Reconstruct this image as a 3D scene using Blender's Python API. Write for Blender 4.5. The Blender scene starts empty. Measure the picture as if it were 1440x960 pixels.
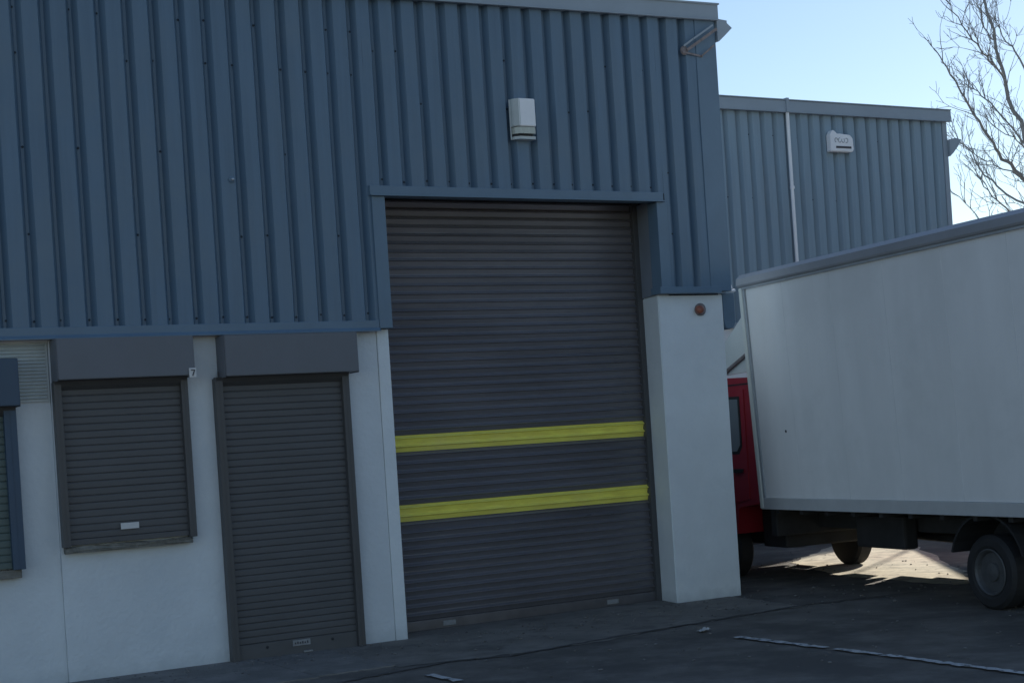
import bpy, bmesh, math, random
from mathutils import Vector, Matrix
random.seed(7)
R = math.radians
sc = bpy.context.scene
C = sc.collection

# ------------------------------------------------------------------ materials
def mat(name, col, rough=.6, metal=0, var=.12, scale=3, bump=0, bscale=60, streak=None,
        dirt=None, spec=.5, coat=0, vscale=None, vcol=None, vcut=(.5, .7)):
    m = bpy.data.materials.new(name); m.use_nodes = True
    nt = m.node_tree; N = nt.nodes; L = nt.links
    b = N['Principled BSDF']
    b.inputs['Roughness'].default_value = rough
    b.inputs['Metallic'].default_value = metal
    b.inputs['Specular IOR Level'].default_value = spec
    b.inputs['Coat Weight'].default_value = coat
    tc = N.new('ShaderNodeTexCoord')
    mp = N.new('ShaderNodeMapping'); L.new(tc.outputs['Object'], mp.inputs[0])
    if streak: mp.inputs['Scale'].default_value = streak
    n = N.new('ShaderNodeTexNoise'); n.inputs['Scale'].default_value = scale
    n.inputs['Detail'].default_value = 6; n.inputs['Roughness'].default_value = .6
    L.new(mp.outputs[0], n.inputs['Vector'])
    r = N.new('ShaderNodeValToRGB')
    r.color_ramp.elements[0].position = .3; r.color_ramp.elements[1].position = .7
    c = Vector(col)
    r.color_ramp.elements[0].color = (*(c * (1 - var)), 1)
    r.color_ramp.elements[1].color = (*[min(1, v) for v in c * (1 + var)], 1)
    L.new(n.outputs['Fac'], r.inputs[0])
    out = r.outputs[0]
    if vcol:                                   # blotches of a second colour
        n2 = N.new('ShaderNodeTexNoise'); n2.inputs['Scale'].default_value = vscale
        n2.inputs['Detail'].default_value = 9; n2.inputs['Roughness'].default_value = .68
        L.new(tc.outputs['Object'], n2.inputs['Vector'])
        mr = N.new('ShaderNodeMapRange'); mr.inputs['From Min'].default_value = vcut[0]; mr.inputs['From Max'].default_value = vcut[1]
        L.new(n2.outputs['Fac'], mr.inputs[0])
        mx = N.new('ShaderNodeMix'); mx.data_type = 'RGBA'
        L.new(mr.outputs[0], mx.inputs[0]); L.new(out, mx.inputs[6]); mx.inputs[7].default_value = (*vcol, 1)
        out = mx.outputs[2]
    if dirt:                                   # splash dirt near the ground: (colour, height)
        sp = N.new('ShaderNodeSeparateXYZ'); L.new(tc.outputs['Object'], sp.inputs[0])
        n3 = N.new('ShaderNodeTexNoise'); n3.inputs['Scale'].default_value = 7; n3.inputs['Detail'].default_value = 8
        L.new(tc.outputs['Object'], n3.inputs['Vector'])
        ad = N.new('ShaderNodeMath'); ad.operation = 'MULTIPLY_ADD'
        L.new(n3.outputs['Fac'], ad.inputs[0]); ad.inputs[1].default_value = -dirt[1] * 1.6; L.new(sp.outputs['Z'], ad.inputs[2])
        mr = N.new('ShaderNodeMapRange'); mr.inputs['From Min'].default_value = dirt[1] * .2; mr.inputs['From Max'].default_value = -dirt[1] * .9
        mr.inputs['To Max'].default_value = .65
        L.new(ad.outputs[0], mr.inputs[0])
        mx = N.new('ShaderNodeMix'); mx.data_type = 'RGBA'
        L.new(mr.outputs[0], mx.inputs[0]); L.new(out, mx.inputs[6]); mx.inputs[7].default_value = (*dirt[0], 1)
        out = mx.outputs[2]
    L.new(out, b.inputs['Base Color'])
    if bump:
        n4 = N.new('ShaderNodeTexNoise'); n4.inputs['Scale'].default_value = bscale; n4.inputs['Detail'].default_value = 5
        L.new(tc.outputs['Object'], n4.inputs['Vector'])
        bp = N.new('ShaderNodeBump'); bp.inputs['Strength'].default_value = bump; bp.inputs['Distance'].default_value = .01
        L.new(n4.outputs['Fac'], bp.inputs['Height']); L.new(bp.outputs[0], b.inputs['Normal'])
    # uneven gloss
    rr = N.new('ShaderNodeMapRange'); rr.inputs['To Min'].default_value = max(.05, rough - .08); rr.inputs['To Max'].default_value = min(1, rough + .1)
    L.new(n.outputs['Fac'], rr.inputs[0]); L.new(rr.outputs[0], b.inputs['Roughness'])
    return m

M = {}
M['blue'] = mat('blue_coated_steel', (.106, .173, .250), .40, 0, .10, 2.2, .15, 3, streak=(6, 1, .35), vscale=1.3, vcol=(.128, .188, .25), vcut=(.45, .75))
M['blue2'] = mat('pale_blue_steel', (.235, .325, .40), .45, 0, .10, 2.0, .1, 3, streak=(6, 1, .35), vscale=1.1, vcol=(.25, .325, .385), vcut=(.5, .8))  # paler, greyer blue than the main unit's sheet
M['trim'] = mat('blue_trim', (.12, .188, .262), .4, 0, .08, 3)
M['trim2'] = mat('grey_blue_trim', (.30, .36, .42), .5, 0, .06, 3)
M['screw'] = mat('dark_screw_cap', (.018, .03, .05), .5)
M['white'] = mat('white_masonry_paint', (.67, .71, .74),   .78, 0, .06, 1.6, .6, 26, dirt=((.48, .52, .54), .14), vscale=1.7, vcol=(.60, .65, .69), vcut=(.48, .75))
M['white2'] = mat('white_masonry_paint_pier', (.76, .80, .82), .78, 0, .06, 1.4, .5, 26, dirt=((.46, .50, .52), .12), vscale=1.3, vcol=(.68, .73, .76), vcut=(.5, .75))
M['grey'] = mat('grey_shutter_coating', (.092, .093, .098), .5, 0, .10, 2.5, .1, 8, streak=(1, 1, 3))
M['greybox'] = mat('grey_shutter_hood', (.130, .142, .168), .42, 0, .07, 2.0, .08, 4)
M['guide'] = mat('grey_guide_rail', (.080, .080, .083), .45, 0, .08, 3)
M['navy'] = mat('blue_shutter_hood', (.04, .075, .125), .45, 0, .08, 2)
M['green'] = mat('green_grey_shutter', (.09, .125, .12), .5, 0, .2, 2)
M['door'] = mat('dark_steel_curtain', (.185, .178, .192), .30, .28, .14, 1.6, .1, 6, streak=(.5, 1, 2), dirt=((.09, .09, .095), .2))
M['yellow'] = mat('yellow_paint', (.95, .82, .15), .55, 0, .14, 6, .1, 10, streak=(.6, 1, 4), vscale=2.5, vcol=(.86, .76, .20), vcut=(.48, .75))
M['reveal'] = mat('dark_reveal', (.24, .27, .32), .55, 0, .1, 3)
M['soffit'] = mat('dark_void', (.03, .03, .035), .8)
M['metal'] = mat('galvanised', (.42, .46, .50), .38, .75, .15, 8)
M['stone'] = mat('rough_sill', (.19, .185, .165), .9, 0, .35, 18, .8, 40)
M['label'] = mat('pale_label', (.62, .62, .62), .5, 0, .06, 20)
M['ink'] = mat('dark_ink', (.06, .06, .07), .6)
M['dullabel'] = mat('worn_label', (.26, .27, .28), .5, 0, .2, 40)
M['plastic'] = mat('white_plastic', (.86, .87, .90), .35, 0, .04, 6)
M['plastic_side'] = mat('grey_plastic', (.50, .54, .54), .5, 0, .08, 6)
M['lens'] = mat('cloudy_lens', (.50, .52, .46), .25, 0, .1, 12)
M['redlens'] = mat('dull_red_lens', (.30, .10, .06), .35, 0, .35, 30)
M['rust'] = mat('rusty_metal', (.23, .20, .20), .8, 0, .3, 20)
M['asphalt'] = mat('asphalt', (.150, .138, .124), .88, 0, .38, 2.6, 1.0, 120, vscale=.8, vcol=(.090, .084, .078), vcut=(.46, .58))
M['apron'] = mat('old_apron_tarmac', (.215, .198, .178), .88, 0, .35, 3.4, 1.0, 110, vscale=1.7, vcol=(.135, .126, .115), vcut=(.5, .62))
M['paint'] = mat('worn_road_paint', (.50, .50, .50), .8, 0, .15, 9, .4, 120, vscale=16, vcol=(.07, .07, .075), vcut=(.52, .60))
M['slab'] = mat('concrete_slab', (.21, .20, .19), .9, 0, .22, 2.5, .6, 90, vscale=3, vcol=(.155, .15, .142), vcut=(.45, .6))
M['tarseam'] = mat('tar_seam', (.085, .082, .08), .8)
M['tbox'] = mat('white_truck_panel', (.84, .84, .84), .32, 0, .05, .9, .08, 2, streak=(1, 3, .5), vscale=1.2, vcol=(.76, .765, .76), vcut=(.48, .75))
M['ttrim'] = mat('aluminium_trim', (.58, .59, .60), .45, .2, .06, 5)
M['tedge'] = mat('cream_corner_trim', (.68, .70, .66), .35, 0, .04, 5)
M['trail'] = mat('grey_roof_rail', (.36, .37, .40), .45, .2, .06, 3)
M['tseam'] = mat('panel_joint', (.36, .39, .42), .5)
M['red'] = mat('red_cab_paint', (.36, .018, .03), .35, 0, .08, 2, coat=.3)
M['fair'] = mat('fairing_white', (.66, .69, .68), .4, 0, .05, 3)
M['black'] = mat('black_rubber', (.022, .022, .024), .75, 0, .2, 8)
M['chassis'] = mat('dirty_chassis', (.035, .034, .036), .7, 0, .3, 6)
M['rim'] = mat('painted_steel_wheel', (.085, .088, .092), .5, .1, .15, 10)
M['glass'] = mat('sky_toned_glass', (.22, .25, .27), .12, 0, .03, 2, spec=.8)  # base colour lightened to stand in for sky reflected in the cab windows
M['guard'] = mat('faded_side_guard', (.30, .25, .25), .6, 0, .12, 6)
M['amber'] = mat('amber_lens', (.5, .18, .03), .3)
M['bark'] = mat('grey_bark', (.24, .235, .235), .9, 0, .2, 5)
M['brick'] = mat('pale_render_far', (.32, .29, .26), .85, 0, .12, 3)
M['roof'] = mat('grey_roof_sheet', (.16, .17, .18), .6, 0, .12, 2)
M['plinth'] = mat('dark_brick_plinth', (.05, .04, .038), .9, 0, .3, 9, .5, 40)
M['joint'] = mat('sealed_joint', (.76, .765, .77), .5)
M['paper'] = mat('crumpled_paper', (.5, .5, .5), .8)

# ------------------------------------------------------------------ helpers
def link(name, bm, mats, parent=None, smooth=False, loc=None):
    me = bpy.data.meshes.new(name)
    bmesh.ops.recalc_face_normals(bm, faces=bm.faces)
    bm.to_mesh(me); bm.free()
    if not isinstance(mats, (list, tuple)): mats = [mats]
    for m in mats: me.materials.append(m)
    if smooth:
        for p in me.polygons: p.use_smooth = True
    o = bpy.data.objects.new(name, me); C.objects.link(o)
    if parent: o.parent = parent
    if loc: o.location = loc
    return o

def thing(name, label, cat, loc=(0, 0, 0), rot=(0, 0, 0), group=None):
    o = bpy.data.objects.new(name, None); C.objects.link(o)
    o.location = loc; o.rotation_euler = rot; o['label'] = label; o['category'] = cat
    o.empty_display_size = .2
    if group: o['group'] = group
    return o

def tag(o, label, cat, group=None):
    o['label'] = label; o['category'] = cat
    if group: o['group'] = group
    return o

def box(bm, x0, x1, y0, y1, z0, z1, bev=0, mi=0):
    r = bmesh.ops.create_cube(bm, size=1)
    vs = r['verts']
    for v in vs:
        v.co = Vector(((x0 + x1) / 2 + v.co.x * (x1 - x0), (y0 + y1) / 2 + v.co.y * (y1 - y0), (z0 + z1) / 2 + v.co.z * (z1 - z0)))
    fs = set(f for v in vs for f in v.link_faces)
    for f in fs: f.material_index = mi
    if bev:
        es = list(set(e for v in vs for e in v.link_edges))
        bmesh.ops.bevel(bm, geom=es, offset=bev, segments=2, affect='EDGES', profile=.6)
    return bm

def B(*a, **k):
    bm = bmesh.new(); return box(bm, *a, **k)

def prism(bm, pts, axis, a, b, mi=0):
    """closed outline pts (2-tuples) extruded along axis ('x': pts are (y,z); 'y': (x,z); 'z': (x,y))"""
    def P(p, t):
        return {'x': (t, p[0], p[1]), 'y': (p[0], t, p[1]), 'z': (p[0], p[1], t)}[axis]
    A = [bm.verts.new(P(p, a)) for p in pts]; Bv = [bm.verts.new(P(p, b)) for p in pts]
    n = len(pts); fs = []
    for i in range(n):
        fs.append(bm.faces.new((A[i], A[(i + 1) % n], Bv[(i + 1) % n], Bv[i])))
    fs.append(bm.faces.new(A)); fs.append(bm.faces.new(Bv[::-1]))
    for f in fs: f.material_index = mi
    return bm

def tube(bm, pts, rad, n=8, mi=0):
    pts = [Vector(p) for p in pts]
    if not isinstance(rad, (list, tuple)): rad = [rad] * len(pts)
    rings = []; prev = None
    for i, p in enumerate(pts):
        d = (pts[min(i + 1, len(pts) - 1)] - pts[max(i - 1, 0)])
        d = d.normalized() if d.length > 1e-9 else Vector((0, 0, 1))
        if prev is None:
            u = d.orthogonal().normalized()
        else:
            u = (prev - d * prev.dot(d))
            u = u.normalized() if u.length > 1e-6 else d.orthogonal().normalized()
        prev = u; w = d.cross(u)
        rings.append([bm.verts.new(p + (u * math.cos(2 * math.pi * k / n) + w * math.sin(2 * math.pi * k / n)) * rad[i]) for k in range(n)])
    for a, b in zip(rings, rings[1:]):
        for k in range(n):
            f = bm.faces.new((a[k], a[(k + 1) % n], b[(k + 1) % n], b[k])); f.material_index = mi
    for e in (rings[0][::-1], rings[-1]):
        f = bm.faces.new(e); f.material_index = mi
    return bm

def disc(bm, c, axis, rads, n=32, mi=0):
    """lathe round an axis vector through c: rads = [(offset along axis, radius)...]"""
    c = Vector(c); ax = Vector(axis).normalized(); u = ax.orthogonal().normalized(); w = ax.cross(u)
    rings = []
    for t, r in rads:
        rings.append([bm.verts.new(c + ax * t + (u * math.cos(2 * math.pi * k / n) + w * math.sin(2 * math.pi * k / n)) * max(r, 1e-4)) for k in range(n)])
    for a, b in zip(rings, rings[1:]):
        for k in range(n):
            f = bm.faces.new((a[k], a[(k + 1) % n], b[(k + 1) % n], b[k])); f.material_index = mi
    for e in (rings[0][::-1], rings[-1]):
        f = bm.faces.new(e); f.material_index = mi
    return bm

# ------------------------------------------------------------------ profiled wall sheet
PITCH = .2205
def cladding(bm, x0, x1, z0, ztop, y, phase, screws=(), depth=.062, screwr=.0095):
    """trapezoid sheet: crest plane y, valleys y+depth; ztop is a function of x"""
    rnd = random.Random(int(x0 * 1000) + int(z0 * 77))
    xs = []
    k = math.floor((x0 - phase) / PITCH) - 1
    while phase + k * PITCH < x1 + PITCH:
        c = phase + k * PITCH               # centre of a valley
        xs += [(c - .048, y), (c - .012, y + depth), (c + .012, y + depth), (c + .048, y)]
        k += 1
    # clip to [x0,x1]
    def yat(x):
        for (a, ya), (b, yb) in zip(xs, xs[1:]):
            if a <= x <= b: return ya + (yb - ya) * (x - a) / (b - a)
        return y
    pts = [(x0, yat(x0))] + [p for p in xs if x0 < p[0] < x1] + [(x1, yat(x1))]
    nz = 10
    cols = []
    for (x, yy) in pts:
        zt = ztop(x); col = []
        for j in range(nz + 1):
            z = z0 + (zt - z0) * j / nz
            w = .0022 * math.sin(x * 3.1 + z * 2.3) + .0015 * math.sin(x * 9 + z * 5.1) + rnd.uniform(-.0006, .0006)
            col.append(bm.verts.new((x + rnd.uniform(-.0012, .0012), yy + w, z)))
        cols.append(col)
    for a, b in zip(cols, cols[1:]):
        for j in range(nz): bm.faces.new((a[j], b[j], b[j + 1], a[j + 1]))
    # screw heads in the valleys
    k = math.floor((x0 - phase) / PITCH)
    while phase + k * PITCH < x1:
        c = phase + k * PITCH
        if c > x0 + .05 and c < x1 - .03:
            for (zz, every) in screws:
                if (k % every) == 0 or rnd.random() < .25:
                    disc(bm, (c + rnd.uniform(-.012, .012), y + depth - .001, zz + rnd.uniform(-.012, .012)), (0, -1, 0),
                         [(0, screwr), (.004, screwr), (.007, screwr * .4)], 8, 1)
        k += 1
    return bm

def slats(x0, x1, z0, z1, y, pitch, depth, nx=14, seed=1, wob=.0015, kind='curved'):
    """roller curtain of interlocked slats, facing -y"""
    rnd = random.Random(seed)
    bm = bmesh.new()
    n = max(1, round((z1 - z0) / pitch)); p = (z1 - z0) / n
    if kind == 'curved':      # a round-backed slat with a deep joint
        prof = [(0, .20), (.10, .12), (.34, -.08), (.52, -.22), (.57, -.38), (.595, -.88), (.63, -1), (.685, -.94), (.80, -.45), (.92, .12)]
    else:                     # flat slat with narrow joint groove
        prof = [(0, .0), (.07, -.75), (.16, -.98), (.5, -1), (.8, -.95), (.90, -.70), (.94, 0.2), (.99, .25)]
    cols = [[] for _ in range(nx + 1)]
    for i in range(n):
        off = rnd.uniform(-1, 1) * wob; tilt = rnd.uniform(-1, 1) * wob * .6
        for (t, d) in prof:
            for j in range(nx + 1):
                x = x0 + (x1 - x0) * j / nx
                cols[j].append(bm.verts.new((x, y + d * depth + off + rnd.uniform(-.15, .15) * wob, z0 + (i + t) * p + tilt * (j / nx - .5))))
    for j in range(nx + 1): cols[j].append(bm.verts.new((x0 + (x1 - x0) * j / nx, y, z1)))
    for a, b in zip(cols, cols[1:]):
        for k in range(len(a) - 1): bm.faces.new((a[k], b[k], b[k + 1], a[k + 1]))
    return bm

# ------------------------------------------------------------------ the setting: ground
def struct(o): o['kind'] = 'structure'; return o
g = bmesh.new()
bmesh.ops.create_grid(g, x_segments=2, y_segments=2, size=400)
struct(link('ground', g, M['asphalt'], loc=(0, 0, 0)))

# worn apron in front of the big door, irregular edge
ap = bmesh.new(); rnd = random.Random(3)
edge = []
x = 5.05
while x < 9.3:
    edge.append((x, 10.95 + .10 * math.sin(x * 1.7) + rnd.uniform(-.035, .035) + .12 * max(0, x - 7))); x += .12
top = [(9.4, 12.6), (9.4, 13.3), (5.0, 13.3)]
ap.faces.new([ap.verts.new((x, y, .004)) for x, y in edge + top])
struct(link('apron', ap, M['apron']))
# narrow concrete footpath along the wall, in bays
s = bmesh.new(); rnd = random.Random(5)
for (a, b) in ((-9, -6.1), (-6.09, -3.2), (-3.19, -.4), (-.39, 2.0), (2.01, 4.40), (4.412, 5.06)):
    pts = []
    n = 14
    for i in range(n + 1):
        pts.append((a + (b - a) * i / n, 11.05 + rnd.uniform(-.015, .015) + (.05 if b > 5 else 0)))
    pts += [(b, 12.56), (a, 12.56)]
    vs = [s.verts.new((x, y, .010)) for x, y in pts]; lo = [s.verts.new((x, y, -.01)) for x, y in pts]
    s.faces.new(vs)
    for i in range(len(pts)):
        s.faces.new((vs[i], vs[(i + 1) % len(pts)], lo[(i + 1) % len(pts)], lo[i]))
struct(link('footpath', s, M['slab']))
# pale ground sheet cut to the sunlit patch, its sunlight boosted by colour
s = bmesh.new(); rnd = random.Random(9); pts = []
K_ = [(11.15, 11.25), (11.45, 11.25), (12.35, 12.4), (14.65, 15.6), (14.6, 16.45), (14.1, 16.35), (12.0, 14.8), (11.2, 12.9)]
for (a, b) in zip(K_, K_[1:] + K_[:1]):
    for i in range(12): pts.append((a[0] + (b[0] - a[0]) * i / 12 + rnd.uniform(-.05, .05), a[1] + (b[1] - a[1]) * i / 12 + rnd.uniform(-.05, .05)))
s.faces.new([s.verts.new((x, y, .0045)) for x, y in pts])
struct(link('sun_patch', s, mat('sun_patch_pale', (.52, .47, .36), .9, 0, .25, 4, .8, 60, vscale=5, vcol=(.27, .24, .19), vcut=(.53, .64))))
# dark tar seam curving across the yard
def ribbon(pts, w, z, seed=0, jit=.01):
    rnd = random.Random(seed); bm = bmesh.new(); P = []
    for (a, b) in zip(pts, pts[1:]):
        n = max(2, int(math.hypot(b[0] - a[0], b[1] - a[1]) / .06))
        for i in range(n): P.append((a[0] + (b[0] - a[0]) * i / n, a[1] + (b[1] - a[1]) * i / n))
    P.append(pts[-1]); L = []
    for i, p in enumerate(P):
        q = P[min(i + 1, len(P) - 1)]; o = P[max(i - 1, 0)]
        d = Vector((q[0] - o[0], q[1] - o[1])).normalized(); nn = Vector((-d.y, d.x))
        ww = w * .5 * rnd.uniform(.55, 1.2)
        c = Vector(p) + nn * rnd.uniform(-jit, jit)
        L.append((bm.verts.new((*(c + nn * ww), z)), bm.verts.new((*(c - nn * ww), z))))
    for a, b in zip(L, L[1:]): bm.faces.new((a[0], b[0], b[1], a[1]))
    return bm
struct(link('tar_seam', ribbon([(4.2, 10.62), (4.9, 10.80), (5.45, 10.93), (5.9, 10.78), (7.1, 11.0), (8.2, 11.15), (9.3, 11.3), (10.6, 11.1)], .045, .008, 1, .02), M['tarseam']))
# painted bay lines, broken and worn
def painted(x, segs, seed):
    bm = bmesh.new()
    for (a, b) in segs:
        t = ribbon([(x + .02 * math.sin(a), a), (x + .02 * math.sin(b), b)], .085, .0125, seed, .006)
        me = bpy.data.meshes.new('t'); t.to_mesh(me); t.free(); bm.from_mesh(me); bpy.data.meshes.remove(me)
    return bm
struct(link('bay_line', painted(7.60, [(1.0, 5.2), (5.35, 8.42), (8.46, 8.92), (9.02, 10.08)], 4), M['paint']))
struct(link('bay_line', painted(5.03, [(1.0, 7.4), (7.6, 9.6), (9.95, 10.42)], 6), M['paint']))
# scattered chippings: uncountable
gr = bmesh.new(); rnd = random.Random(11)
for i in range(800):
    if rnd.random() < .6: x = rnd.uniform(2.5, 13); y = 12.45 - abs(rnd.gauss(0, .5)) if x < 9.5 else rnd.uniform(9, 16)
    else: x = rnd.uniform(4, 12); y = rnd.uniform(6.5, 12.3)
    r = rnd.uniform(.004, .013)
    if rnd.random() < .03: r *= 1.8
    m = Matrix.Translation((x, y, .012)) @ Matrix.Rotation(rnd.uniform(0, 6), 4, 'Z') @ Matrix.Diagonal((r * rnd.uniform(.8, 1.8), r, r * .6, 1))
    bmesh.ops.create_icosphere(gr, subdivisions=1, radius=1, matrix=m)
o = link('gravel', gr, mat('chippings', (.16, .155, .15), .9, 0, .5, 9)); o['kind'] = 'stuff'; o['label'] = 'loose stone chippings scattered over the dark tarmac'

# ------------------------------------------------------------------ main warehouse
W = thing('warehouse', 'tall blue profiled steel unit with white lower wall and large dark roller door', 'warehouse', (0, 0, 0))
YW = 12.55      # white wall plane
YC = 12.475     # cladding crest plane
ZT = lambda x: 5.668 + .0185 * (x - 6.32) + .01      # underside of fascia (+ overlap)
PH = 2.793
XL = -9.0
scr = [(2.86, 1), (3.9, 3), (4.95, 4)]
bm = bmesh.new()
cladding(bm, XL, 5.742, 2.80, ZT, YC, PH, [(2.87, 1), (3.55, 4), (4.25, 5), (4.98, 4), (5.35, 3)])
cladding(bm, 5.742, 8.86, 3.985, ZT, YC, PH, [(4.05, 1), (4.75, 4), (5.2, 5)])
cladding(bm, 8.86, 9.44, 3.07, ZT, YC, PH, [(3.6, 2), (4.2, 3), (4.9, 3)])
link('wall_cladding', bm, [M['blue'], M['screw']], W)
# backing so nothing shows between sheet and structure
bm = bmesh.new()
box(bm, XL, 5.84, 12.56, 12.80, 2.72, 5.72); box(bm, 5.84, 8.76, 12.56, 12.80, 4.0, 5.72); box(bm, 8.90, 9.50, 12.56, 12.80, 3.0, 4.0); box(bm, 8.765, 9.50, 12.56, 12.80, 4.0, 5.72)
link('wall_core', bm, M['soffit'], W)
# flashings
def trim(x0, x1, z0, z1, y0=YC - .012, y1=12.60, m='trim', name='flashing', bev=.004):
    return link(name, B(x0, x1, y0, y1, z0, z1, bev=bev), M[m], W)
bm = B(XL, 5.735, YC - .016, 12.52, 2.742, 2.812, bev=.004)
prism(bm, [(YC - .016, 2.742), (YC - .045, 2.715), (YC - .045, 2.722), (YC - .012, 2.752)], 'x', XL, 5.735)
link('base_flashing', bm, M['trim'], W)
bm = B(5.722, 8.835, YC - .026, 12.60, 3.905, 3.992, bev=.004); box(bm, 5.722, 8.835, YC - .050, YC - .028, 3.899, 3.912, bev=.002)
link('door_header', bm, M['trim'], W)
link('door_jamb', B(5.738, 5.862, YC - .018, 12.93, 2.742, 3.90, bev=.004), M['trim'], W)
link('door_jamb', B(8.755, 8.872, YC - .018, 12.62, 3.046, 3.90, bev=.004), M['trim'], W)
link('base_flashing', B(8.735, 9.47, YC - .02, 12.62, 3.012, 3.075, bev=.004), M['trim'], W)
bm = B(9.352, 9.600, YC - .010, 12.500, 3.03, 5.725, bev=.004); box(bm, 9.575, 9.600, 12.500, 12.70, 3.03, 5.725)
link('corner_flashing', bm, M['trim'], W)
# fascia (rises gently to the right)
bm = bmesh.new()
def fas(x): return ZT(x) - .012
P0 = [(XL, fas(XL)), (9.625, fas(9.625)), (9.625, fas(9.625) + .142), (XL, fas(XL) + .142)]
prism(bm, P0, 'y', YC - .045, 12.62)
P1 = [(XL, fas(XL) + .142), (9.635, fas(9.625) + .142), (9.635, fas(9.625) + .157), (XL, fas(XL) + .157)]
prism(bm, P1, 'y', YC - .06, 12.75)
P2 = [(XL, fas(XL) - .012), (9.622, fas(9.625) - .012), (9.622, fas(9.625)-.001), (XL, fas(XL)-.001)]
prism(bm, P2, 'y', YC - .056, YC - .02)
link('fascia', bm, M['trim2'], W)
# side and rear body, roof
bm = bmesh.new()
cl = [(9.56, 12.76), (9.575, 12.76)]
box(bm, 9.40, 9.56, 12.81, 30, 0, 5.6)
box(bm, XL, XL + .15, 12.81, 30, 0, 5.3); box(bm, XL + .15, 9.40, 29.85, 30, 0, 5.4)
link('side_wall', bm, M['blue'], W)
bm = bmesh.new()
prism(bm, [(XL, 5.42), (9.62, 5.74), (9.62, 5.80), (XL, 5.48)], 'y', 12.80, 30.1)
link('roof', bm, M['roof'], W)
# side gutter whose open end shows past the corner
bm = bmesh.new()
prism(bm, [(9.610, 5.735), (9.735, 5.725), (9.735, 5.700), (9.795, 5.655), (9.70, 5.572), (9.625, 5.510), (9.610, 5.510)], 'y', 12.44, 20)
link('gutter', bm, M['trim2'], W)
# white lower wall in pieces round the openings
bm = bmesh.new()
def wallpiece(x0, x1, z0, z1, y0=YW, y1=12.86): box(bm, x0, x1, y0, y1, z0, z1)
wallpiece(2.895, 5.735, -.1, 2.76)
link('lower_wall', bm, M['white'], W)
bm = bmesh.new(); box(bm, XL, 2.893, YW + .028, 12.86, -.1, 2.76)
box(bm, XL, 2.893, YW + .004, YW + .026, 2.70, 2.76)
link('lower_wall', bm, M['white'], W)
bm = bmesh.new(); box(bm, 5.739, 5.852, YW - .012, 12.95, -.1, 2.738, bev=.008)
link('door_post', bm, M['white2'], W)
bm = bmesh.new()
vs = [(8.762, YW), (9.545, YW), (9.545, 13.0), (8.85, 13.0)]
prism(bm, vs, 'z', -.1, 3.008)
bmesh.ops.bevel(bm, geom=[e for e in bm.edges], offset=.010, segments=2, affect='EDGES')
link('pier', bm, M['white2'], W)
# reveals of the big opening
bm = bmesh.new()
prism(bm, [(8.765, 12.63), (8.78, 12.63), (8.875, 13.05), (8.86, 13.05)], 'z', 3.010, 3.93)
link('door_reveal', bm, M['reveal'], W)
bm = B(5.87, 8.75, 12.61, 13.10, 3.955, 3.99); box(bm, 5.6, 9.0, 13.10, 13.14, 0, 4.0)
link('door_soffit', bm, M['soffit'], W)

# --- big roller door
YD = 12.965; ZB = .10
def sect(z0, z1, seed): return slats(5.86, 8.79, z0, z1, YD, .0765, .026, 16, seed)
bm = bmesh.new()
for i, (a, b) in enumerate(((ZB, 1.010), (1.163, 1.645), (1.798, 3.97))):
    t = sect(a, b, 10 + i); me = bpy.data.meshes.new('t'); t.to_mesh(me); t.free(); bm.from_mesh(me); bpy.data.meshes.remove(me)
D = link('roller_door', bm, M['door'], W)
D['label'] = 'large dark slatted roller door with two yellow bands'
link('yellow_band', slats(6.005, 8.80, 1.0105, 1.1625, YD - .001, .0765, .026, 16, 21), M['yellow'], D)
link('yellow_band', slats(6.005, 8.80, 1.6455, 1.7975, YD - .001, .0765, .026, 16, 22), M['yellow'], D)
bm = B(5.90, 8.82, YD - .020, YD + .01, .005, ZB - .003, bev=.004)
link('bottom_rail', bm, M['door'], D)
bm = B(8.775, 8.852, YD - .055, YD + .06, 0, 3.96, bev=.004); link('guide_rail', bm, M['guide'], D)
bm = B(5.854, 5.93, YD - .030, YD + .06, 0, 3.96, bev=.004); link('guide_rail', bm, M['guide'], D)
for cx in (6.47, 8.27):
    bm = B(cx - .065, cx + .065, YD - .027, YD - .020, .028, .072, bev=.002)
    lb = link('label_plate', bm, M['dullabel'], D)

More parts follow.
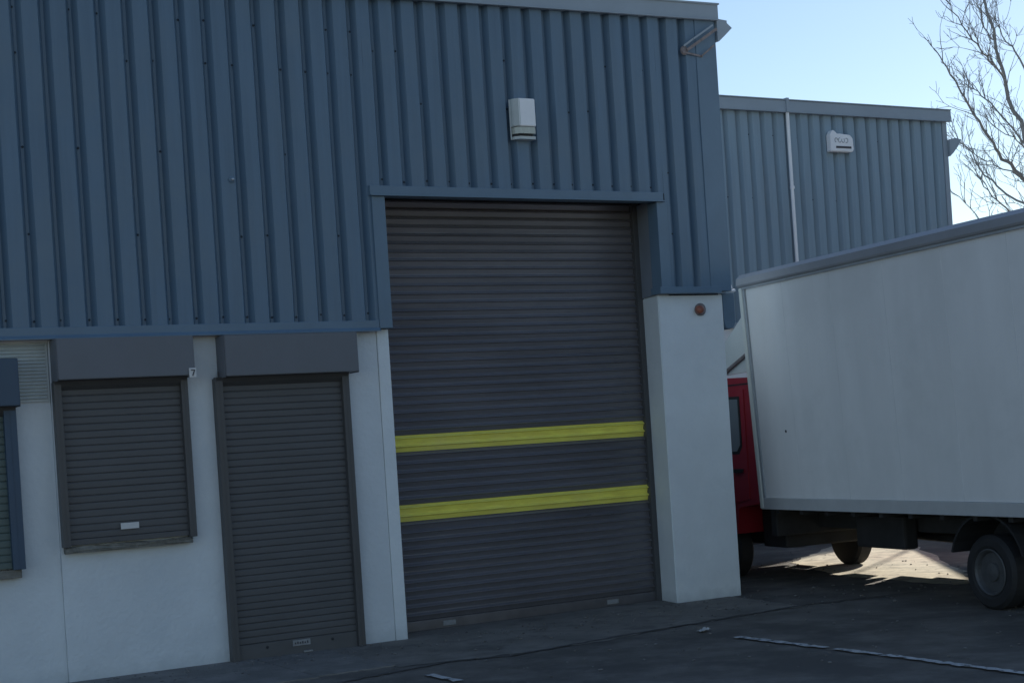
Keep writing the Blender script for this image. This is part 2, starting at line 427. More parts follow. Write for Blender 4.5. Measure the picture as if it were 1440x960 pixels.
# --- small shutters
def shutter(name, label, bx0, bx1, bz0, bz1, gx0, gx1, z0, mb, mc, mg, gw=.055, seed=3, plate=None, rail=.09, pm='label'):
    root = link(name, slats(gx0 + gw * .6, gx1 - gw * .6, z0 + rail, bz0 + .05, 12.515, .0575, .0065, 10, seed, .001, 'flat'), M[mc], W)
    root['label'] = label
    # hood: folded steel box with end plates
    bm = bmesh.new()
    prism(bm, [(12.335, bz0), (12.335, bz1 - .004), (12.365, bz1), (12.548, bz1), (12.548, bz0), (12.50, bz0 - .0)], 'x', bx0 + .003, bx1 - .003)
    bmesh.ops.bevel(bm, geom=[e for e in bm.edges], offset=.005, segments=2, affect='EDGES')
    box(bm, bx0, bx0 + .0025, 12.345, 12.547, bz0 - .008, bz1 - .006)
    box(bm, bx1 - .0025, bx1, 12.345, 12.547, bz0 - .008, bz1 - .006)
    link('hood', bm, M[mb], root)
    # dark throat under the hood
    bm = bmesh.new()
    prism(bm, [(12.44, bz0 - .001), (12.52, bz0 - .001), (12.505, bz0 - .075), (12.472, bz0 - .045)], 'x', gx0 + .005, gx1 - .005)
    link('throat', bm, M['guide'], root)
    for a in (gx0, gx1 - gw):
        bm = B(a, a + gw, 12.462, 12.548, z0 - .01, bz0 - .009, bev=.003)
        box(bm, a + gw * .5 - .002, a + gw * .5 + .002, 12.460, 12.4625, z0, bz0 - .02)
        link('guide_rail', bm, M[mg], root)
    bm = B(gx0 + gw, gx1 - gw, 12.494, 12.53, z0, z0 + rail, bev=.004)
    link('bottom_rail', bm, M[mc], root)
    if plate:
        a, b, c, d = plate
        pl = link('label_plate', B(a, b, 12.486, 12.4945, c, d, bev=.002), M[pm], root)
    return root
sw = shutter('window_shutter', 'grey window shutter with white maker plate near its foot', 2.905, 4.012, 2.388, 2.713, 2.900, 3.982, 1.085,
             'greybox', 'grey', 'guide', .058, 3, (3.364, 3.512, 1.182, 1.232), .045)
link('handle', B(3.30, 3.34, 12.487, 12.4945, 1.100, 1.112, bev=.002), M['guide'], sw)
bm = bmesh.new()
box(bm, 2.915, 3.945, 12.470, 12.552, 1.028, 1.071)
bmesh.ops.subdivide_edges(bm, edges=bm.edges[:], cuts=6, use_grid_fill=True)
rnd = random.Random(2)
for v in bm.verts:
    v.co += Vector((0, rnd.uniform(-.006, .006), rnd.uniform(-.006, .006)))
link('window_sill', bm, M['stone'], W)
sd = shutter('door_shutter', 'narrow full-height grey shutter over the entrance door', 4.268, 5.462, 2.368, 2.708, 4.216, 5.415, -.025,
             'greybox', 'grey', 'guide', .064, 5, (4.756, 4.915, .075, .125), .16, 'dullabel')
for px in (4.53, 5.12):
    link('lock_hole', disc(bmesh.new(), (px, 12.494, .095), (0, -1, 0), [(0, .012), (.004, .012), (.006, .004)], 12), M['soffit'], sd)
link('latch', B(4.85, 4.93, 12.478, 12.4935, .014, .028, bev=.002), M['dullabel'], sd)
# ink strokes on the plate
bm = bmesh.new()
for q in range(6): box(bm, 4.772 + q * .022, 4.785 + q * .022, 12.4845, 12.4858, .09, .105 + .006 * (q % 2))
link('plate_lettering', bm, M['ink'], sd)
sb = shutter('window_shutter', 'blue hooded shutter with green-grey slats at the left edge', 1.30, 2.612, 2.205, 2.572, 1.34, 2.600, .95,
             'navy', 'green', 'navy', .095, 8, None, .05)
link('window_sill', B(1.33, 2.575, 12.50, 12.578, .872, .940, bev=.006), M['stone'], W)
# far shutters out of frame are left off; ribbed metal vent panel
bm = bmesh.new(); z = 2.252
box(bm, 2.30, 2.888, 12.560, 12.579, 2.235, 2.697)
while z < 2.68:
    prism(bm, [(12.560, z), (12.545, z + .010), (12.551, z + .018), (12.560, z + .024)], 'x', 2.33, 2.868); z += .0275
link('ribbed_vent', bm, M['plastic_side'], W)
# rainwater outlet beside the pier and its white stub
bm = bmesh.new()
pts = [(9.552, 3.02), (9.705, 3.02), (9.705, 2.72), (9.675, 2.672), (9.62, 2.655), (9.575, 2.675), (9.552, 2.74)]
prism(bm, pts, 'y', 12.57, 12.70)
bmesh.ops.bevel(bm, geom=bm.edges[:], offset=.008, segments=2, affect='EDGES')
link('rainwater_outlet', bm, M['trim'], W)
bm = bmesh.new()
tube(bm, [(9.622, 12.545, 3.19), (9.632, 12.535, 3.12), (9.645, 12.53, 3.06)], [.010, .013, .012], 8)
tube(bm, [(9.61, 12.53, 3.045), (9.65, 12.525, 3.035), (9.685, 12.53, 3.04)], .016, 8)
link('pipe_clip', bm, M['plastic'], W)

# ------------------------------------------------------------------ things fixed to the main wall
# alarm box
A = thing('alarm_box', 'white alarm sounder box on blue cladding above the big door', 'alarm box', (7.19, YC, 4.443))
bm = bmesh.new()
prism(bm, [(0, 0), (.008, -.045), (.055, -.092), (.215, -.092), (.232, -.075), (.232, 0)], 'z', .118, .372)
bmesh.ops.bevel(bm, geom=bm.edges[:], offset=.006, segments=2, affect='EDGES')
for f in bm.faces:
    if f.normal.x < -.5: f.material_index = 1  # left-facing faces take the greyer plastic
link('cover', bm, [M['plastic'], M['plastic_side']], A)
bm = bmesh.new()
prism(bm, [(.012, 0), (.020, -.040), (.060, -.080), (.212, -.080), (.226, -.068), (.226, 0)], 'z', .052, .112)
link('strobe_lens', bm, M['lens'], A)
bm = bmesh.new()
prism(bm, [(.014, 0), (.025, -.030), (.060, -.050), (.205, -.050), (.218, 0)], 'z', .026, .053)
link('sound_slot', bm, M['soffit'], A)
bm = bmesh.new()
prism(bm, [(.006, 0), (.014, -.040), (.060, -.078), (.212, -.078), (.226, -.066), (.226, 0)], 'z', .0, .027)
box(bm, -.006, .006, -.012, 0, .0, .372)
bmesh.ops.bevel(bm, geom=bm.edges[:], offset=.003, segments=1, affect='EDGES')
link('back_box', bm, M['plastic_side'], A)
# small round sensor
S = thing('sensor', 'tiny round grey sensor on blue cladding above the entrance shutter', 'sensor', (4.475, YC, 4.012))
link('base', disc(bmesh.new(), (0, 0, 0), (0, -1, 0), [(0, .026), (.012, .026), (.016, .018)], 16), M['trim'], S)
link('lens', disc(bmesh.new(), (.003, -.016, 0), (0, -1, 0), [(0, .014), (.012, .012), (.018, .004)], 12), M['metal'], S)
# rusty bracket under the eaves at the corner
K = thing('wall_bracket', 'rust-stained bent bracket under the fascia at the roof corner', 'bracket', (9.4, YC, 5.5))
bm = bmesh.new()
def strap(bm, a, b, w=.03, t=.006):
    a = Vector(a); b = Vector(b); d = (b - a).normalized(); n = d.cross(Vector((0, 1, 0))).normalized()
    vs = []
    for p in (a, b):
        for s1 in (-1, 1):
            for s2 in (-1, 1): vs.append(bm.verts.new(p + n * w * s1 / 2 + Vector((0, 1, 0)) * t * s2 / 2))
    for q in ((0, 1, 3, 2), (4, 6, 7, 5), (0, 4, 5, 1), (2, 3, 7, 6), (0, 2, 6, 4), (1, 5, 7, 3)): bm.faces.new([vs[i] for i in q])
strap(bm, (-.17, -.03, -.10), (.17, -.08, .12), .028)
link('arm', bm, M['rust'], K)
bm = bmesh.new(); strap(bm, (-.22, -.02, -.12), (.02, -.02, -.15), .018); strap(bm, (0, -.03, -.15), (.14, -.06, -.04), .016)
link('arm', bm, M['rust'], K)
bm = bmesh.new(); strap(bm, (-.10, -.05, .01), (.14, -.06, .16), .018); strap(bm, (-.10, -.045, .01), (-.20, -.02, -.06), .018)
link('strut', bm, M['trim2'], K)
bm = bmesh.new(); disc(bm, (-.19, 0, -.10), (0, -1, 0), [(0, .045), (.010, .045), (.014, .03)], 14)
link('fixing_plate', bm, M['rust'], K)
# small red lamp on pier
L = thing('wall_lamp', 'small dull red lamp on top of the white pier', 'lamp', (9.235, YW, 2.853))
link('base', disc(bmesh.new(), (.02, 0, .004), (0, -1, 0), [(0, .062), (.02, .062), (.026, .052)], 20), M['rust'], L)
bm = bmesh.new(); disc(bm, (-.008, -.026, 0), (-.25, -1, 0), [(0, .044), (.03, .042), (.05, .032), (.058, .01)], 20)
link('lens', bm, M['redlens'], L, smooth=True)
# number tag on hood corner
T = thing('number_tag', 'small white tag marked 7 on the corner of a grey shutter hood', 'tag', (3.985, 12.322, 2.405))
bm = B(-.030, .030, -.004, .012, -.040, .040, bev=.006); link('plate', bm, M['label'], T)
bm = bmesh.new(); strap(bm, (-.016, -.006, .022), (.016, -.006, .022), .009, .002); strap(bm, (.015, -.0065, .024), (-.004, -.0065, -.024), .010, .002)
link('digit', bm, M['ink'], T)

# ------------------------------------------------------------------ neighbouring unit, set back
NB = thing('neighbouring_unit', 'lower grey-blue profiled unit set back behind the parked truck', 'warehouse', (0, 0, 0))
YN = 17.6
bm = bmesh.new()
cladding(bm, 9.60, 17.80, 3.10, lambda x: 6.16, YN, 9.66, [(5.8, 4), (4.9, 5)])
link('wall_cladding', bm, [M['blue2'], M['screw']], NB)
link('lower_wall', B(9.60, 17.86, YN + .02, YN + .3, 1.0, 3.10), M['white2'], NB)
link('plinth', B(9.60, 17.87, YN + .0, YN + .3, -.1, .998), M['plinth'], NB)
link('base_flashing', B(9.60, 17.85, YN - .03, YN + .02, 3.05, 3.13, bev=.004), M['trim2'], NB)
bm = B(9.60, 17.93, YN - .06, YN + .12, 6.14, 6.300, bev=.005); box(bm, 9.60, 17.93, YN - .075, YN + .2, 6.302, 6.318, bev=.003)
box(bm, 9.60, 17.93, YN - .07, YN - .02, 6.128, 6.139)
link('fascia', bm, M['trim2'], NB)
link('fascia_joint', B(14.69, 14.74, YN - .082, YN + .1, 6.13, 6.335, bev=.004), M['trim2'], NB)
bm = B(17.78, 17.87, YN - .012, YN + .5, 3.1, 6.13, bev=.004); link('corner_flashing', bm, M['trim2'], NB)
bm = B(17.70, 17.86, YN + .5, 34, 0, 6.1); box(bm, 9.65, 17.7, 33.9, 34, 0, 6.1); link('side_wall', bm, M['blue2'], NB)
link('roof', B(9.62, 17.9, YN + .21, 34, 6.14, 6.26), M['roof'], NB)
bm = bmesh.new()
prism(bm, [(17.875, 5.86), (18.00, 5.885), (18.13, 5.865), (18.05, 5.76), (17.95, 5.66), (17.875, 5.60)], 'y', YN - .05, YN + 12)
link('gutter', bm, M['trim2'], NB)
bm = bmesh.new()
tube(bm, [(14.73, YN - .035, 6.13), (14.73, YN - .035, 4.9), (14.74, YN - .035, 3.2), (14.74, YN - .035, 0)], .026, 10)
for zz in (5.05, 3.6): disc(bm, (14.735, YN - .035, zz), (0, 0, 1), [(-.02, .034), (.02, .034)], 12)
link('downpipe', bm, M['plastic'], NB)
# bell box with squiggle lettering
Bx = thing('alarm_box', 'white box with faint lettering and dark stripe on set-back grey-blue unit', 'alarm box', (15.66, YN, 5.73))
bm = bmesh.new()
pts = [(-.215, -.145), (.195, -.145), (.225, -.11), (.215, .055), (.165, .105), (-.05, .120), (-.10, .105), (-.125, .16), (-.17, .165), (-.215, .10)]
prism(bm, pts, 'y', -.11, -.01)
bmesh.ops.bevel(bm, geom=bm.edges[:], offset=.010, segments=2, affect='EDGES')
link('cover', bm, M['plastic'], Bx)
link('stripe', B(-.12, .17, -.1145, -.1105, -.098, -.066, bev=.001), M['ink'], Bx)
bm = bmesh.new()
for q, ph in ((-.11, 0), (-.045, 1.4), (.02, 2.6), (.085, 4)):
    tube(bm, [(q + .027 * math.cos(t * .9 + ph), -.112, .02 + .034 * math.sin(t * .9 + ph)) for t in range(6)], .006, 6)
link('lettering', bm, mat('faded_ink', (.36, .39, .42), .6), Bx)

# ------------------------------------------------------------------ truck
TH = .1257
TR = thing('box_truck', 'white box truck with red cab parked beside the white pier', 'truck', (10.23, 13.02, 0), (0, 0, -TH))
LEAN = .0425
def sh(bm, z0=.922):
    for v in bm.verts: v.co.x -= LEAN * (v.co.z - z0)
    return bm
WID = 2.20; LEN = 5.6; ZB0 = .922; ZT0 = ZB0 + 2.2
# body
def rivets(bm):
    for yy in (-.09, -.78, -1.62, -2.46, -3.30, -4.14, -4.98):
        z = ZB0 + .08
        while z < ZT0 - .05:
            disc(bm, (.0115, yy + .02, z), (-1, 0, 0), [(0, .005), (.0025, .003)], 6); z += .14
    for yy in (-.78, -1.62, -2.46, -3.30, -4.14, -4.98): box(bm, .0108, .0125, yy - .0035, yy + .0035, ZB0, ZT0 - .01, 0, 1)
bm = bmesh.new()
box(bm, .012, WID - .012, -LEN, -.012, ZB0, ZT0 - .005)
rivets(bm); sh(bm); body = link('box_body', bm, [M['tbox'], M['joint']], TR)
bm = bmesh.new(); disc(bm, (.011, -.60, 1.60), (-1, 0, 0), [(0, .016), (.004, .012)], 10)
link('reflector', sh(bm), M['ink'], body)
# roof rail with overhanging lip
bm = bmesh.new()
prism(bm, [(-.028, ZT0 + .004), (-.036, ZT0 + .018), (-.030, ZT0 + .085), (.02, ZT0 + .128), (.10, ZT0 + .132), (.10, ZT0 - .004), (-.020, ZT0 - .004)], 'y', -LEN, .004)
link('roof_rail', sh(bm), M['trail'], body)
bm = B(-.012, .011, -LEN, -.05, ZT0 - .028, ZT0 - .006); link('roof_rail', sh(bm), M['tseam'], body)
bm = bmesh.new()
box(bm, .10, WID - .10, -LEN, 0, ZT0, ZT0 + .12); box(bm, WID - .10, WID + .03, -LEN, .004, ZT0 - .03, ZT0 + .125)
link('roof', sh(bm), M['tbox'], body)
# front corner posts
bm = B(-.014, .055, -.055, .012, ZB0 - .12, ZT0 - .006, bev=.018); link('corner_post', sh(bm), M['tedge'], body)
bm = B(WID - .055, WID + .014, -.055, .012, ZB0 - .12, ZT0 - .006, bev=.018); link('corner_post', sh(bm), M['tedge'], body)
bm = B(-.004, .0105, -.095, -.058, ZB0, ZT0 - .03); link('corner_post', sh(bm), M['tseam'], body)
bm = B(.055, WID - .055, -.011, .006, ZB0, ZT0 - .01); link('front_panel', sh(bm), M['tbox'], body)
# bottom side rail
bm = B(-.006, .06, -LEN, -.056, ZB0 - .105, ZB0 - .002, bev=.006)
box(bm, -.012, .03, -LEN, -.056, ZB0 - .118, ZB0 - .104)
link('side_rail', sh(bm), M['ttrim'], body)
bm = B(WID - .06, WID + .006, -LEN, -.056, ZB0 - .105, ZB0 - .002, bev=.006); link('side_rail', sh(bm), M['ttrim'], body)
# rear frame and doors
bm = B(0, WID, -LEN - .05, -LEN - .002, ZB0 - .1, ZT0 + .1, bev=.01); link('rear_frame', sh(bm), M['ttrim'], body)
for a in (.06, WID / 2 + .01):
    bm = B(a, a + WID / 2 - .07, -LEN - .07, -LEN - .052, ZB0, ZT0, bev=.004); link('rear_door', sh(bm), M['tbox'], body)
# floor and bearers, chassis
bm = B(.06, WID - .06, -LEN, -.01, ZB0 - .10, ZB0 - .02)
y = -.2
while y > -LEN + .1:
    box(bm, .07, WID - .07, y - .03, y + .03, ZB0 - .17, ZB0 - .101); y -= .45
link('floor_bearers', bm, M['chassis'], TR)
bm = bmesh.new()
for xx in (.68, 1.42): box(bm, xx, xx + .07, -LEN + .1, 1.55, .56, .745, bev=.004)
for yy in (-.3, -1.4, -2.5, -4.4): box(bm, .75, 1.42, yy - .05, yy + .05, .60, .70)
tube(bm, [(1.1, -.2, .5), (1.1, -3.55, .42)], .045, 10)
link('chassis', bm, M['chassis'], TR)
bm = bmesh.new(); tube(bm, [(.18, -3.45, .318), (2.02, -3.45, .318)], .06, 12)
disc(bm, (1.1, -3.45, .318), (0, 1, 0), [(-.16, .06), (-.10, .15), (.10, .15), (.16, .06)], 16)
link('rear_axle', bm, M['chassis'], TR)
bm = B(.50, .66, -1.75, -.95, .40, .72, bev=.03); link('fuel_tank', bm, M['chassis'], TR)
bm = B(1.56, 1.80, -1.3, -.6, .46, .74, bev=.02); link('battery_box', bm, M['chassis'], TR)
def wheel(x, y, side, dual=False):
    r = .318
    bm = bmesh.new()
    w = .19
    disc(bm, (x, y, r), (side, 0, 0), [(-w, .21), (-w, r - .03), (-w + .03, r), (-.03, r), (0, r - .03), (0, .225), (-.02, .190), (-.06, .190)], 36)
    if dual: disc(bm, (x - side * .22, y, r), (side, 0, 0), [(-w, .21), (-w, r - .03), (-w + .03, r), (-.03, r), (0, r - .03), (0, .22)], 36)
    wh = link('wheel', bm, M['black'], TR, smooth=False)
    bm = bmesh.new()
    disc(bm, (x, y, r), (side, 0, 0), [(-.05, .191), (-.008, .199), (-.003, .190), (-.02, .176), (-.075, .158), (-.085, .12), (-.07, .085), (-.03, .075), (-.025, .045), (-.02, .02)], 36)
    for k in range(6):
        a = k * math.pi / 3
        disc(bm, (x - side * .068, y + .102 * math.cos(a), r + .102 * math.sin(a)), (side, 0, 0), [(0, .012), (.02, .011)], 6)
    for k in range(8):
        a = k * math.pi / 4 + .2
        disc(bm, (x - side * .0745, y + .138 * math.cos(a), r + .138 * math.sin(a)), (side, 0, 0), [(0, .017), (.003, .017)], 10, 1)
    link('rim', bm, [M['rim'], M['black']], wh)
wheel(.10, -3.45, -1, True); wheel(2.10, -3.45, 1, True)
wheel(.20, 1.156, -1); wheel(1.96, 1.156, 1)
# mudguards
for xx in (.08, 1.74):
    bm = bmesh.new()
    arc = [(-3.45 + .46 * math.cos(t), .36 + .44 * math.sin(t)) for t in [math.pi * (.08 + .84 * i / 12) for i in range(13)]]
    arc2 = [(-3.45 + .48 * math.cos(t), .36 + .46 * math.sin(t)) for t in [math.pi * (.08 + .84 * i / 12) for i in range(13)]]
    prism(bm, arc + arc2[::-1], 'x', xx, xx + .40); link('mudguard', bm, M['black'], TR)
# side guard on the far side (seen beneath the body) and near side
for xx, ya, yb in ((2.06, -2.15, -.55),):
    bm = B(xx, xx + .03, ya, yb, .36, .47, bev=.006); sg = link('side_guard', bm, M['guard'], TR)
    bm = B(xx - .03, xx, ya + .05, ya + .10, .36, .80); link('guard_post', bm, M['guard'], sg)
    bm = B(xx - .03, xx, yb - .10, yb - .05, .36, .80); link('guard_post', bm, M['guard'], sg)
bm = B(2.125, 2.150, -LEN + .2, .0, .47, ZB0 - .11, bev=.005); link('side_skirt', bm, M['chassis'], TR)
# rear bumper and lights
bm = B(.1, 2.1, -LEN - .04, -LEN + .04, .42, .54, bev=.01); link('rear_bumper', bm, M['chassis'], TR)
for xx in (.15, 1.85): link('tail_light', B(xx, xx + .2, -LEN - .07, -LEN - .041, .56, .66, bev=.005), M['redlens'], TR)
# cab
cab = bmesh.new()
prof = [(.10, .86), (.10, 2.10), (.16, 2.19), (1.15, 2.23), (1.36, 2.12), (1.74, 1.30), (1.80, 1.22), (1.83, .50), (1.40, .50)]
# wheel arch cut
arch = [(.98 + .42 * math.cos(t), .345 + .42 * math.sin(t)) for t in [R(22 + 136 * i / 10) for i in range(11)]]
prof = prof[:-1] + arch + [(.54, .80)]
prism(cab, prof, 'x', .10, 2.06)
bmesh.ops.bevel(cab, geom=[e for e in cab.edges if abs(e.verts[0].co.x - e.verts[1].co.x) > 1], offset=.012, segments=2, affect='EDGES')
cb = link('cab', cab, M['red'], TR)
bm = B(.16, 2.0, -.02, .095, .50, 1.05, bev=.02); box(bm, .35, 1.85, .12, .50, .36, .78, bev=.02); box(bm, .55, 1.65, .5, 1.5, .36, .78, bev=.02)
link('undertray', bm, M['chassis'], cb)
def winp(pts, x, side, m, name, parent, t=.006):
    bm = bmesh.new(); prism(bm, pts, 'x', x, x + side * t); return link(name, bm, m, parent)
for s_, xx in ((-1, .0995), (1, 2.0605)):
    dr_ = winp([(.33, .90), (.33, 2.07), (1.18, 2.09), (1.40, 1.98), (1.62, 1.42), (1.62, .80), (1.42, .80), (1.36, .84), (.60,.84)], xx, s_, M['red'], 'door', cb, .010)
    winp([(.40, 1.46), (.40, 2.00), (1.16, 2.02), (1.34, 1.92), (1.54, 1.44), (1.50, 1.38), (.46, 1.38)], xx + s_ * .010, s_, M['black'], 'window_seal', dr_, .004)
    winp([(.43, 1.48), (.43, 1.97), (1.15, 1.99), (1.31, 1.90), (1.50, 1.46), (1.48, 1.41), (.49, 1.41)], xx + s_ * .014, s_, M['glass'], 'window', dr_, .003)
    link('handle', B(min(xx + s_ * .010, xx + s_ * .035), max(xx + s_ * .010, xx + s_ * .035), .40, .56, 1.18, 1.22, bev=.004), M['black'], dr_)
    link('step', B(min(xx, xx + s_ * .02), max(xx, xx + s_ * .02), 1.40, 1.75, .36, .50, bev=.004), M['black'], cb)
bm = bmesh.new(); prism(bm, [(1.385, 2.085), (1.735, 1.33), (1.745, 1.335), (1.395, 2.09)], 'x', .20, 1.96); link('windscreen', bm, M['glass'], cb)
bm = B(.09, 2.07, 1.78, 1.90, .40, .66, bev=.03); link('bumper', bm, M['black'], cb)
for xx in (.18, 1.70): link('headlight', B(xx, xx + .28, 1.835, 1.865, .70, .86, bev=.01), M['plastic'], cb)
bm = B(.55, 1.61, 1.832, 1.85, .72, 1.0, bev=.01)
link('grille', bm, M['black'], cb)
for s_, xx in ((-1, .06), (1, 2.10)):
    bm = bmesh.new(); tube(bm, [(xx, 1.45, 1.75), (xx + s_ * .18, 1.55, 1.80), (xx + s_ * .20, 1.55, 1.35), (xx, 1.5, 1.35)], .012, 6)
    mr_ = link('mirror_arm', bm, M['black'], cb)
    link('mirror', B(xx + s_ * .19 - .09, xx + s_ * .19 + .09, 1.50, 1.56, 1.38, 1.76, bev=.02), M['black'], mr_)
# roof fairing, hollow-backed shell with a stay
bm = bmesh.new()
for (xa, xb) in ((.14, .17), (1.99, 2.02)):
    prism(bm, [(.16, 2.26), (.14, 2.86), (.30, 2.84), (.62, 2.60), (1.02, 2.28), (.9, 2.235)], 'x', xa, xb)
prism(bm, [(.14, 2.86), (.30, 2.84), (.62, 2.60), (1.02, 2.28), (1.03, 2.30), (.63, 2.625), (.31, 2.87), (.14, 2.89)], 'x', .14, 2.02)
link('roof_fairing', bm, M['fair'], cb)
bm = bmesh.new(); strap2 = [(.125, .13, 2.50), (.125, .75, 2.24)]
tube(bm, strap2, .022, 8); tube(bm, [(.125, .20, 2.22), (.125, .22, 2.42)], .030, 8)
link('fairing_stay', bm, M['rust'], cb)
# grey seam strips on the cab roof edge
bm = B(.094, .10, .16, 1.20, 2.12, 2.135); link('drip_rail', bm, M['black'], cb)

for o_ in [cb] + list(cb.children_recursive):
    if o_.type == 'MESH':
        for v in o_.data.vertices: v.co.y = .10 + (v.co.y - .10) * (1.2 if v.co.y > .10 else 1)
# ------------------------------------------------------------------ litter
def litter(x, y, s_, seed, label, m='paper', z=.012):
    rnd = random.Random(seed); bm = bmesh.new()
    bmesh.ops.create_grid(bm, x_segments=5, y_segments=4, size=s_)
    for v in bm.verts: v.co = Vector((v.co.x * 1.6 + rnd.uniform(-.2, .2) * s_, v.co.y * .8, abs(rnd.gauss(0, .22)) * s_))
    r = bmesh.ops.solidify(bm, geom=bm.faces[:], thickness=.002)
    o = link('litter', bm, M[m], None, loc=(x, y, z)); o.rotation_euler.z = rnd.uniform(0, 3)
    return tag(o, label, 'litter')
litter(7.655, 10.611, .045, 1, 'white paper scrap lying on tarmac in front of the pier')
litter(13.6, 16.6, .09, 2, 'pale scrap lying on the ground beyond the truck, by the set-back unit')

# ------------------------------------------------------------------ bare tree behind the units
def tree(name, label, base, limbs, trunk, seed, dens=1.0):
    rnd = random.Random(seed)
    T_ = thing(name, label, 'tree', base)
    b = Vector(base)
    bt = bmesh.new()
    tube(bt, [Vector(p) - b for p, r in trunk], [r for p, r in trunk], 12)
    link('trunk', bt, M['bark'], T_)
    bl = bmesh.new(); bw = bmesh.new()
    def smooth(pts, n=4):
        out = []
        P = [pts[0]] + pts + [pts[-1]]
        for i in range(1, len(P) - 2):
            for k in range(n):
                t = k / n
                out.append(.5 * ((2 * P[i]) + (-P[i - 1] + P[i + 1]) * t + (2 * P[i - 1] - 5 * P[i] + 4 * P[i + 1] - P[i + 2]) * t * t + (-P[i - 1] + 3 * P[i] - 3 * P[i + 1] + P[i + 2]) * t ** 3))
        out.append(pts[-1]); return out
    def twig(p, d, L, r, lvl):
        n = 5; pts = [p]; dd = d.normalized()
        for i in range(n):
            dd = (dd + Vector((rnd.gauss(0, .13), rnd.gauss(0, .13), rnd.gauss(.035, .11)))).normalized()
            pts.append(pts[-1] + dd * L / n)
        tube(bw, pts, [max(.0035, r * (1 - .75 * i / n)) for i in range(n + 1)], 4)
        if lvl > 0:
            for q in range(rnd.randint(1, 3)):
                i = rnd.randint(1, n)
                ax = Vector((rnd.gauss(0, 1), rnd.gauss(0, 1), rnd.gauss(0, 1))).normalized()
                nd = (pts[i] - pts[i - 1]).normalized()
                nd = Matrix.Rotation(rnd.uniform(.45, .95) * rnd.choice((-1, 1)), 3, ax) @ nd
                twig(pts[i], nd + Vector((0, 0, .15)), L * rnd.uniform(.4, .7), r * .6, lvl - 1)
    for (pts, r0, r1) in limbs:
        P = smooth([Vector(p) - b for p in pts])
        P = [p + Vector((rnd.gauss(0, .02), rnd.gauss(0, .02), rnd.gauss(0, .02))) if 0 < i < len(P) - 1 else p for i, p in enumerate(P)]
        n = len(P)
        tube(bl, P, [.55 * (r0 + (r1 - r0) * i / (n - 1)) for i in range(n)], 8)
        for i in range(2, n):
            d = (P[i] - P[i - 1]).normalized()
            for q in range(2):
                if rnd.random() < .55 * dens:
                    ax = Vector((rnd.gauss(0, 1), rnd.gauss(0, 1), rnd.gauss(0, 1))).normalized()
                    nd = Matrix.Rotation(rnd.uniform(.4, .9), 3, ax) @ d
                    twig(P[i], nd + Vector((0, 0, .2)), rnd.uniform(.35, .85), .009, 2)
        twig(P[-1], P[-1] - P[-2], .45, r1 * .6, 1)
    link('limbs', bl, M['bark'], T_)
    link('twigs', bw, M['bark'], T_)
    return T_
tree('bare_tree', 'leafless winter tree with fine twigs behind the set-back unit', (24.87, 20.79, 0.0),
     [
      ([(24.61, 20.6, 3.52), (23.99, 20.71, 4.9), (23.37, 20.83, 6.19), (23.0, 20.81, 7.05), (22.81, 20.92, 7.86), (22.63, 20.9, 8.52), (22.4, 20.92, 9.3), (22.17, 20.82, 10.05)], 0.1, 0.028),
      ([(24.99, 20.61, 4.2), (24.18, 20.84, 5.44), (23.03, 20.79, 5.97), (22.45, 20.66, 6.2), (21.93, 20.49, 6.54), (21.37, 20.35, 7.01), (20.83, 20.19, 7.52), (20.38, 20.1, 7.91)], 0.085, 0.018),
      ([(24.76, 20.63, 4.69), (24.48, 21.13, 5.13), (24.1, 21.8, 5.66), (23.88, 22.38, 6.21), (23.84, 22.86, 6.87), (23.84, 23.21, 7.29)], 0.06, 0.014),
      ([(23.22, 20.8, 6.54), (23.1, 21.44, 7.43), (23.2, 21.96, 7.85), (23.39, 22.42, 8.32)], 0.035, 0.012),
      ([(22.84, 20.9, 7.73), (22.35, 20.71, 8.03), (21.84, 20.55, 8.27), (21.37, 20.46, 8.64), (20.89, 20.39, 9.04)], 0.038, 0.014),
      ([(22.63, 20.9, 8.49), (22.73, 21.19, 8.8), (22.82, 21.37, 9.33), (23.04, 21.48, 10.06)], 0.03, 0.014),
      ([(25.11, 20.66, 4.9), (25.08, 21.37, 6.41), (24.97, 21.88, 7.64), (24.88, 22.28, 8.52), (24.83, 22.65, 9.14), (24.74, 22.81, 9.58)], 0.07, 0.015),
      ([(25.19, 20.62, 5.17), (24.1, 20.31, 6.86), (23.16, 20.14, 8.1), (22.44, 19.98, 9.18)], 0.08, 0.03),
      ([(24.83, 20.7, 4.49), (23.11, 20.29, 4.76), (21.73, 19.92, 5.15), (21.11, 19.81, 5.44), (20.76, 19.77, 5.74)], 0.045, 0.012),
      ([(23.03, 20.79, 5.97), (22.89, 21.33, 6.31), (22.87, 21.8, 6.59), (22.77, 22.09, 6.89)], 0.026, 0.01),
      ([(23.9, 20.88, 6.01), (22.7, 20.29, 6.34), (21.96, 20.02, 6.52), (21.39, 19.88, 6.66)], 0.03, 0.012),
      ([(25.33, 20.65, 5.18), (26.25, 21.39, 7.6), (26.52, 21.82, 9.6), (26.89, 22.18, 11.2)], 0.09, 0.03),
      ([(25.33, 20.65, 5.18), (24.83, 19.32, 6.68), (24.84, 18.75, 8.25)], 0.08, 0.02),
      ([(25.31, 20.66, 4.9), (27.43, 20.74, 6.22), (28.69, 20.6, 7.54)], 0.07, 0.02),
      ([(24.8, 20.72, 3.94), (24.94, 22.13, 4.39), (24.88, 23.31, 5.28), (24.83, 23.91, 5.9), (24.64, 24.25, 6.36)], 0.04, 0.01),
     ],
     [((24.87, 20.79, -0.1), 0.26), ((24.92, 20.79, 1.2), 0.2), ((24.85, 20.84, 2.8), 0.17), ((25.23, 20.65, 5.17), 0.11)], 5)

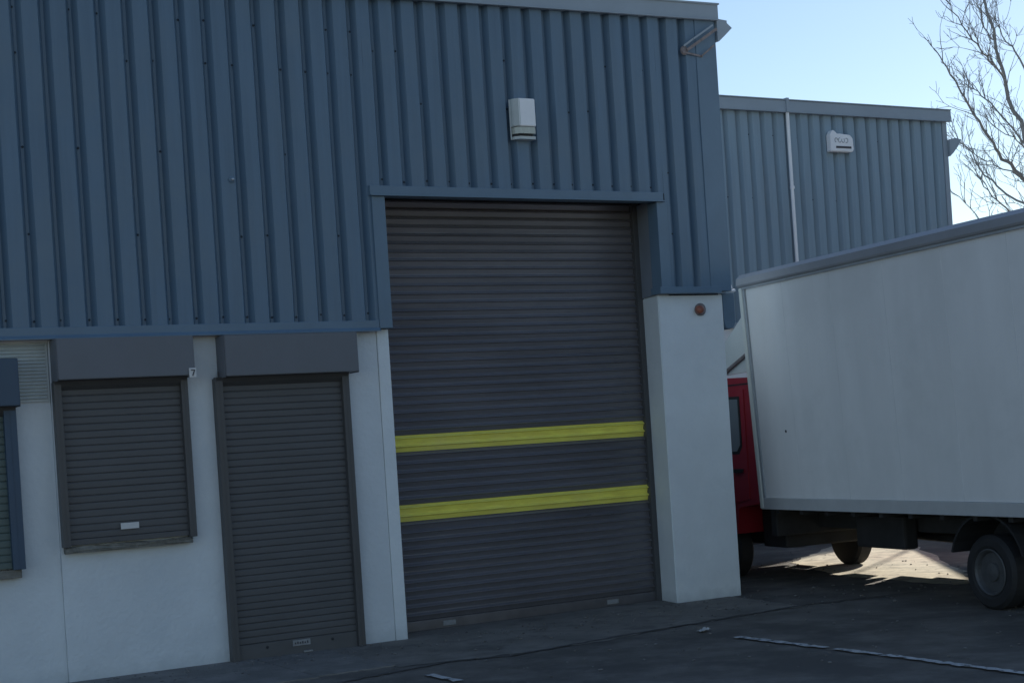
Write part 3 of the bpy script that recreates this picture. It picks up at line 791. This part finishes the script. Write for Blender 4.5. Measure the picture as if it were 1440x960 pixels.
# ------------------------------------------------------------------ added gabled block, out of view, roof sloped to shape the yard's shade
GU = thing('gabled_shade_block', 'pale gabled block added outside the view to shade the yard', 'shade blocker', (20.0, 0, 0))
bm = bmesh.new()
prism(bm, [(18.0, -.1), (18.0, 2.90), (11.0, 6.98), (3.8, 2.90), (3.8, -.1)], 'x', 0, 14)
link('wall', bm, M['brick'], GU)
bm = bmesh.new()
prism(bm, [(18.1, 2.85), (11.0, 6.99), (3.7, 2.85), (3.7, 2.95), (11.0, 7.11), (18.1, 2.95)], 'x', -.12, 14.1)
link('roof', bm, M['roof'], GU)
bm = B(-.05, .01, 8.5, 11.5, 0, 3.2); link('door', bm, M['navy'], GU)

# ------------------------------------------------------------------ light
SUN_AZ = R(24); SUN_EL = R(27)      # azimuth counter-clockwise from +X
sd_ = Vector((math.cos(SUN_AZ) * math.cos(SUN_EL), math.sin(SUN_AZ) * math.cos(SUN_EL), math.sin(SUN_EL)))
lt = bpy.data.lights.new('sun', 'SUN'); lt.energy = 5.0; lt.angle = R(.53); lt.color = (1, .93, .82)
so = bpy.data.objects.new('sun', lt); C.objects.link(so)
so.rotation_euler = (-sd_).to_track_quat('-Z', 'Y').to_euler()
w = bpy.data.worlds.new('World'); sc.world = w; w.use_nodes = True
nt = w.node_tree; bg = nt.nodes['Background']
sk = nt.nodes.new('ShaderNodeTexSky'); sk.sky_type = 'NISHITA'; sk.sun_disc = False
sk.sun_elevation = SUN_EL; sk.sun_rotation = math.pi / 2 - SUN_AZ
sk.altitude = 30; sk.air_density = 1.0; sk.dust_density = .15; sk.ozone_density = 1.5
nt.links.new(sk.outputs[0], bg.inputs[0]); bg.inputs[1].default_value = .10

# ------------------------------------------------------------------ camera
cam = bpy.data.cameras.new('camera'); co = bpy.data.objects.new('camera', cam); C.objects.link(co)
cam.sensor_width = 36; cam.lens = 36 * 2200 / 1440; cam.clip_end = 2000; cam.clip_start = .1
yaw = .5110; roll = -.0648
f = Vector((math.sin(yaw), math.cos(yaw), 0)); r = Vector((math.cos(yaw), -math.sin(yaw), 0)); u = Vector((0, 0, 1))
r2 = r * math.cos(roll) + u * math.sin(roll); u2 = -r * math.sin(roll) + u * math.cos(roll)
mtx = Matrix.Identity(4)
for i in range(3): mtx[i][0] = r2[i]; mtx[i][1] = u2[i]; mtx[i][2] = -f[i]
mtx.translation = (0, 0, 1.7)
co.matrix_world = mtx
cam.shift_y = (617.2 - 480) / 1440
sc.camera = co
sc.view_settings.view_transform = 'Standard'; sc.view_settings.look = 'None'; sc.view_settings.gamma = 1
sc.view_settings.exposure = .45
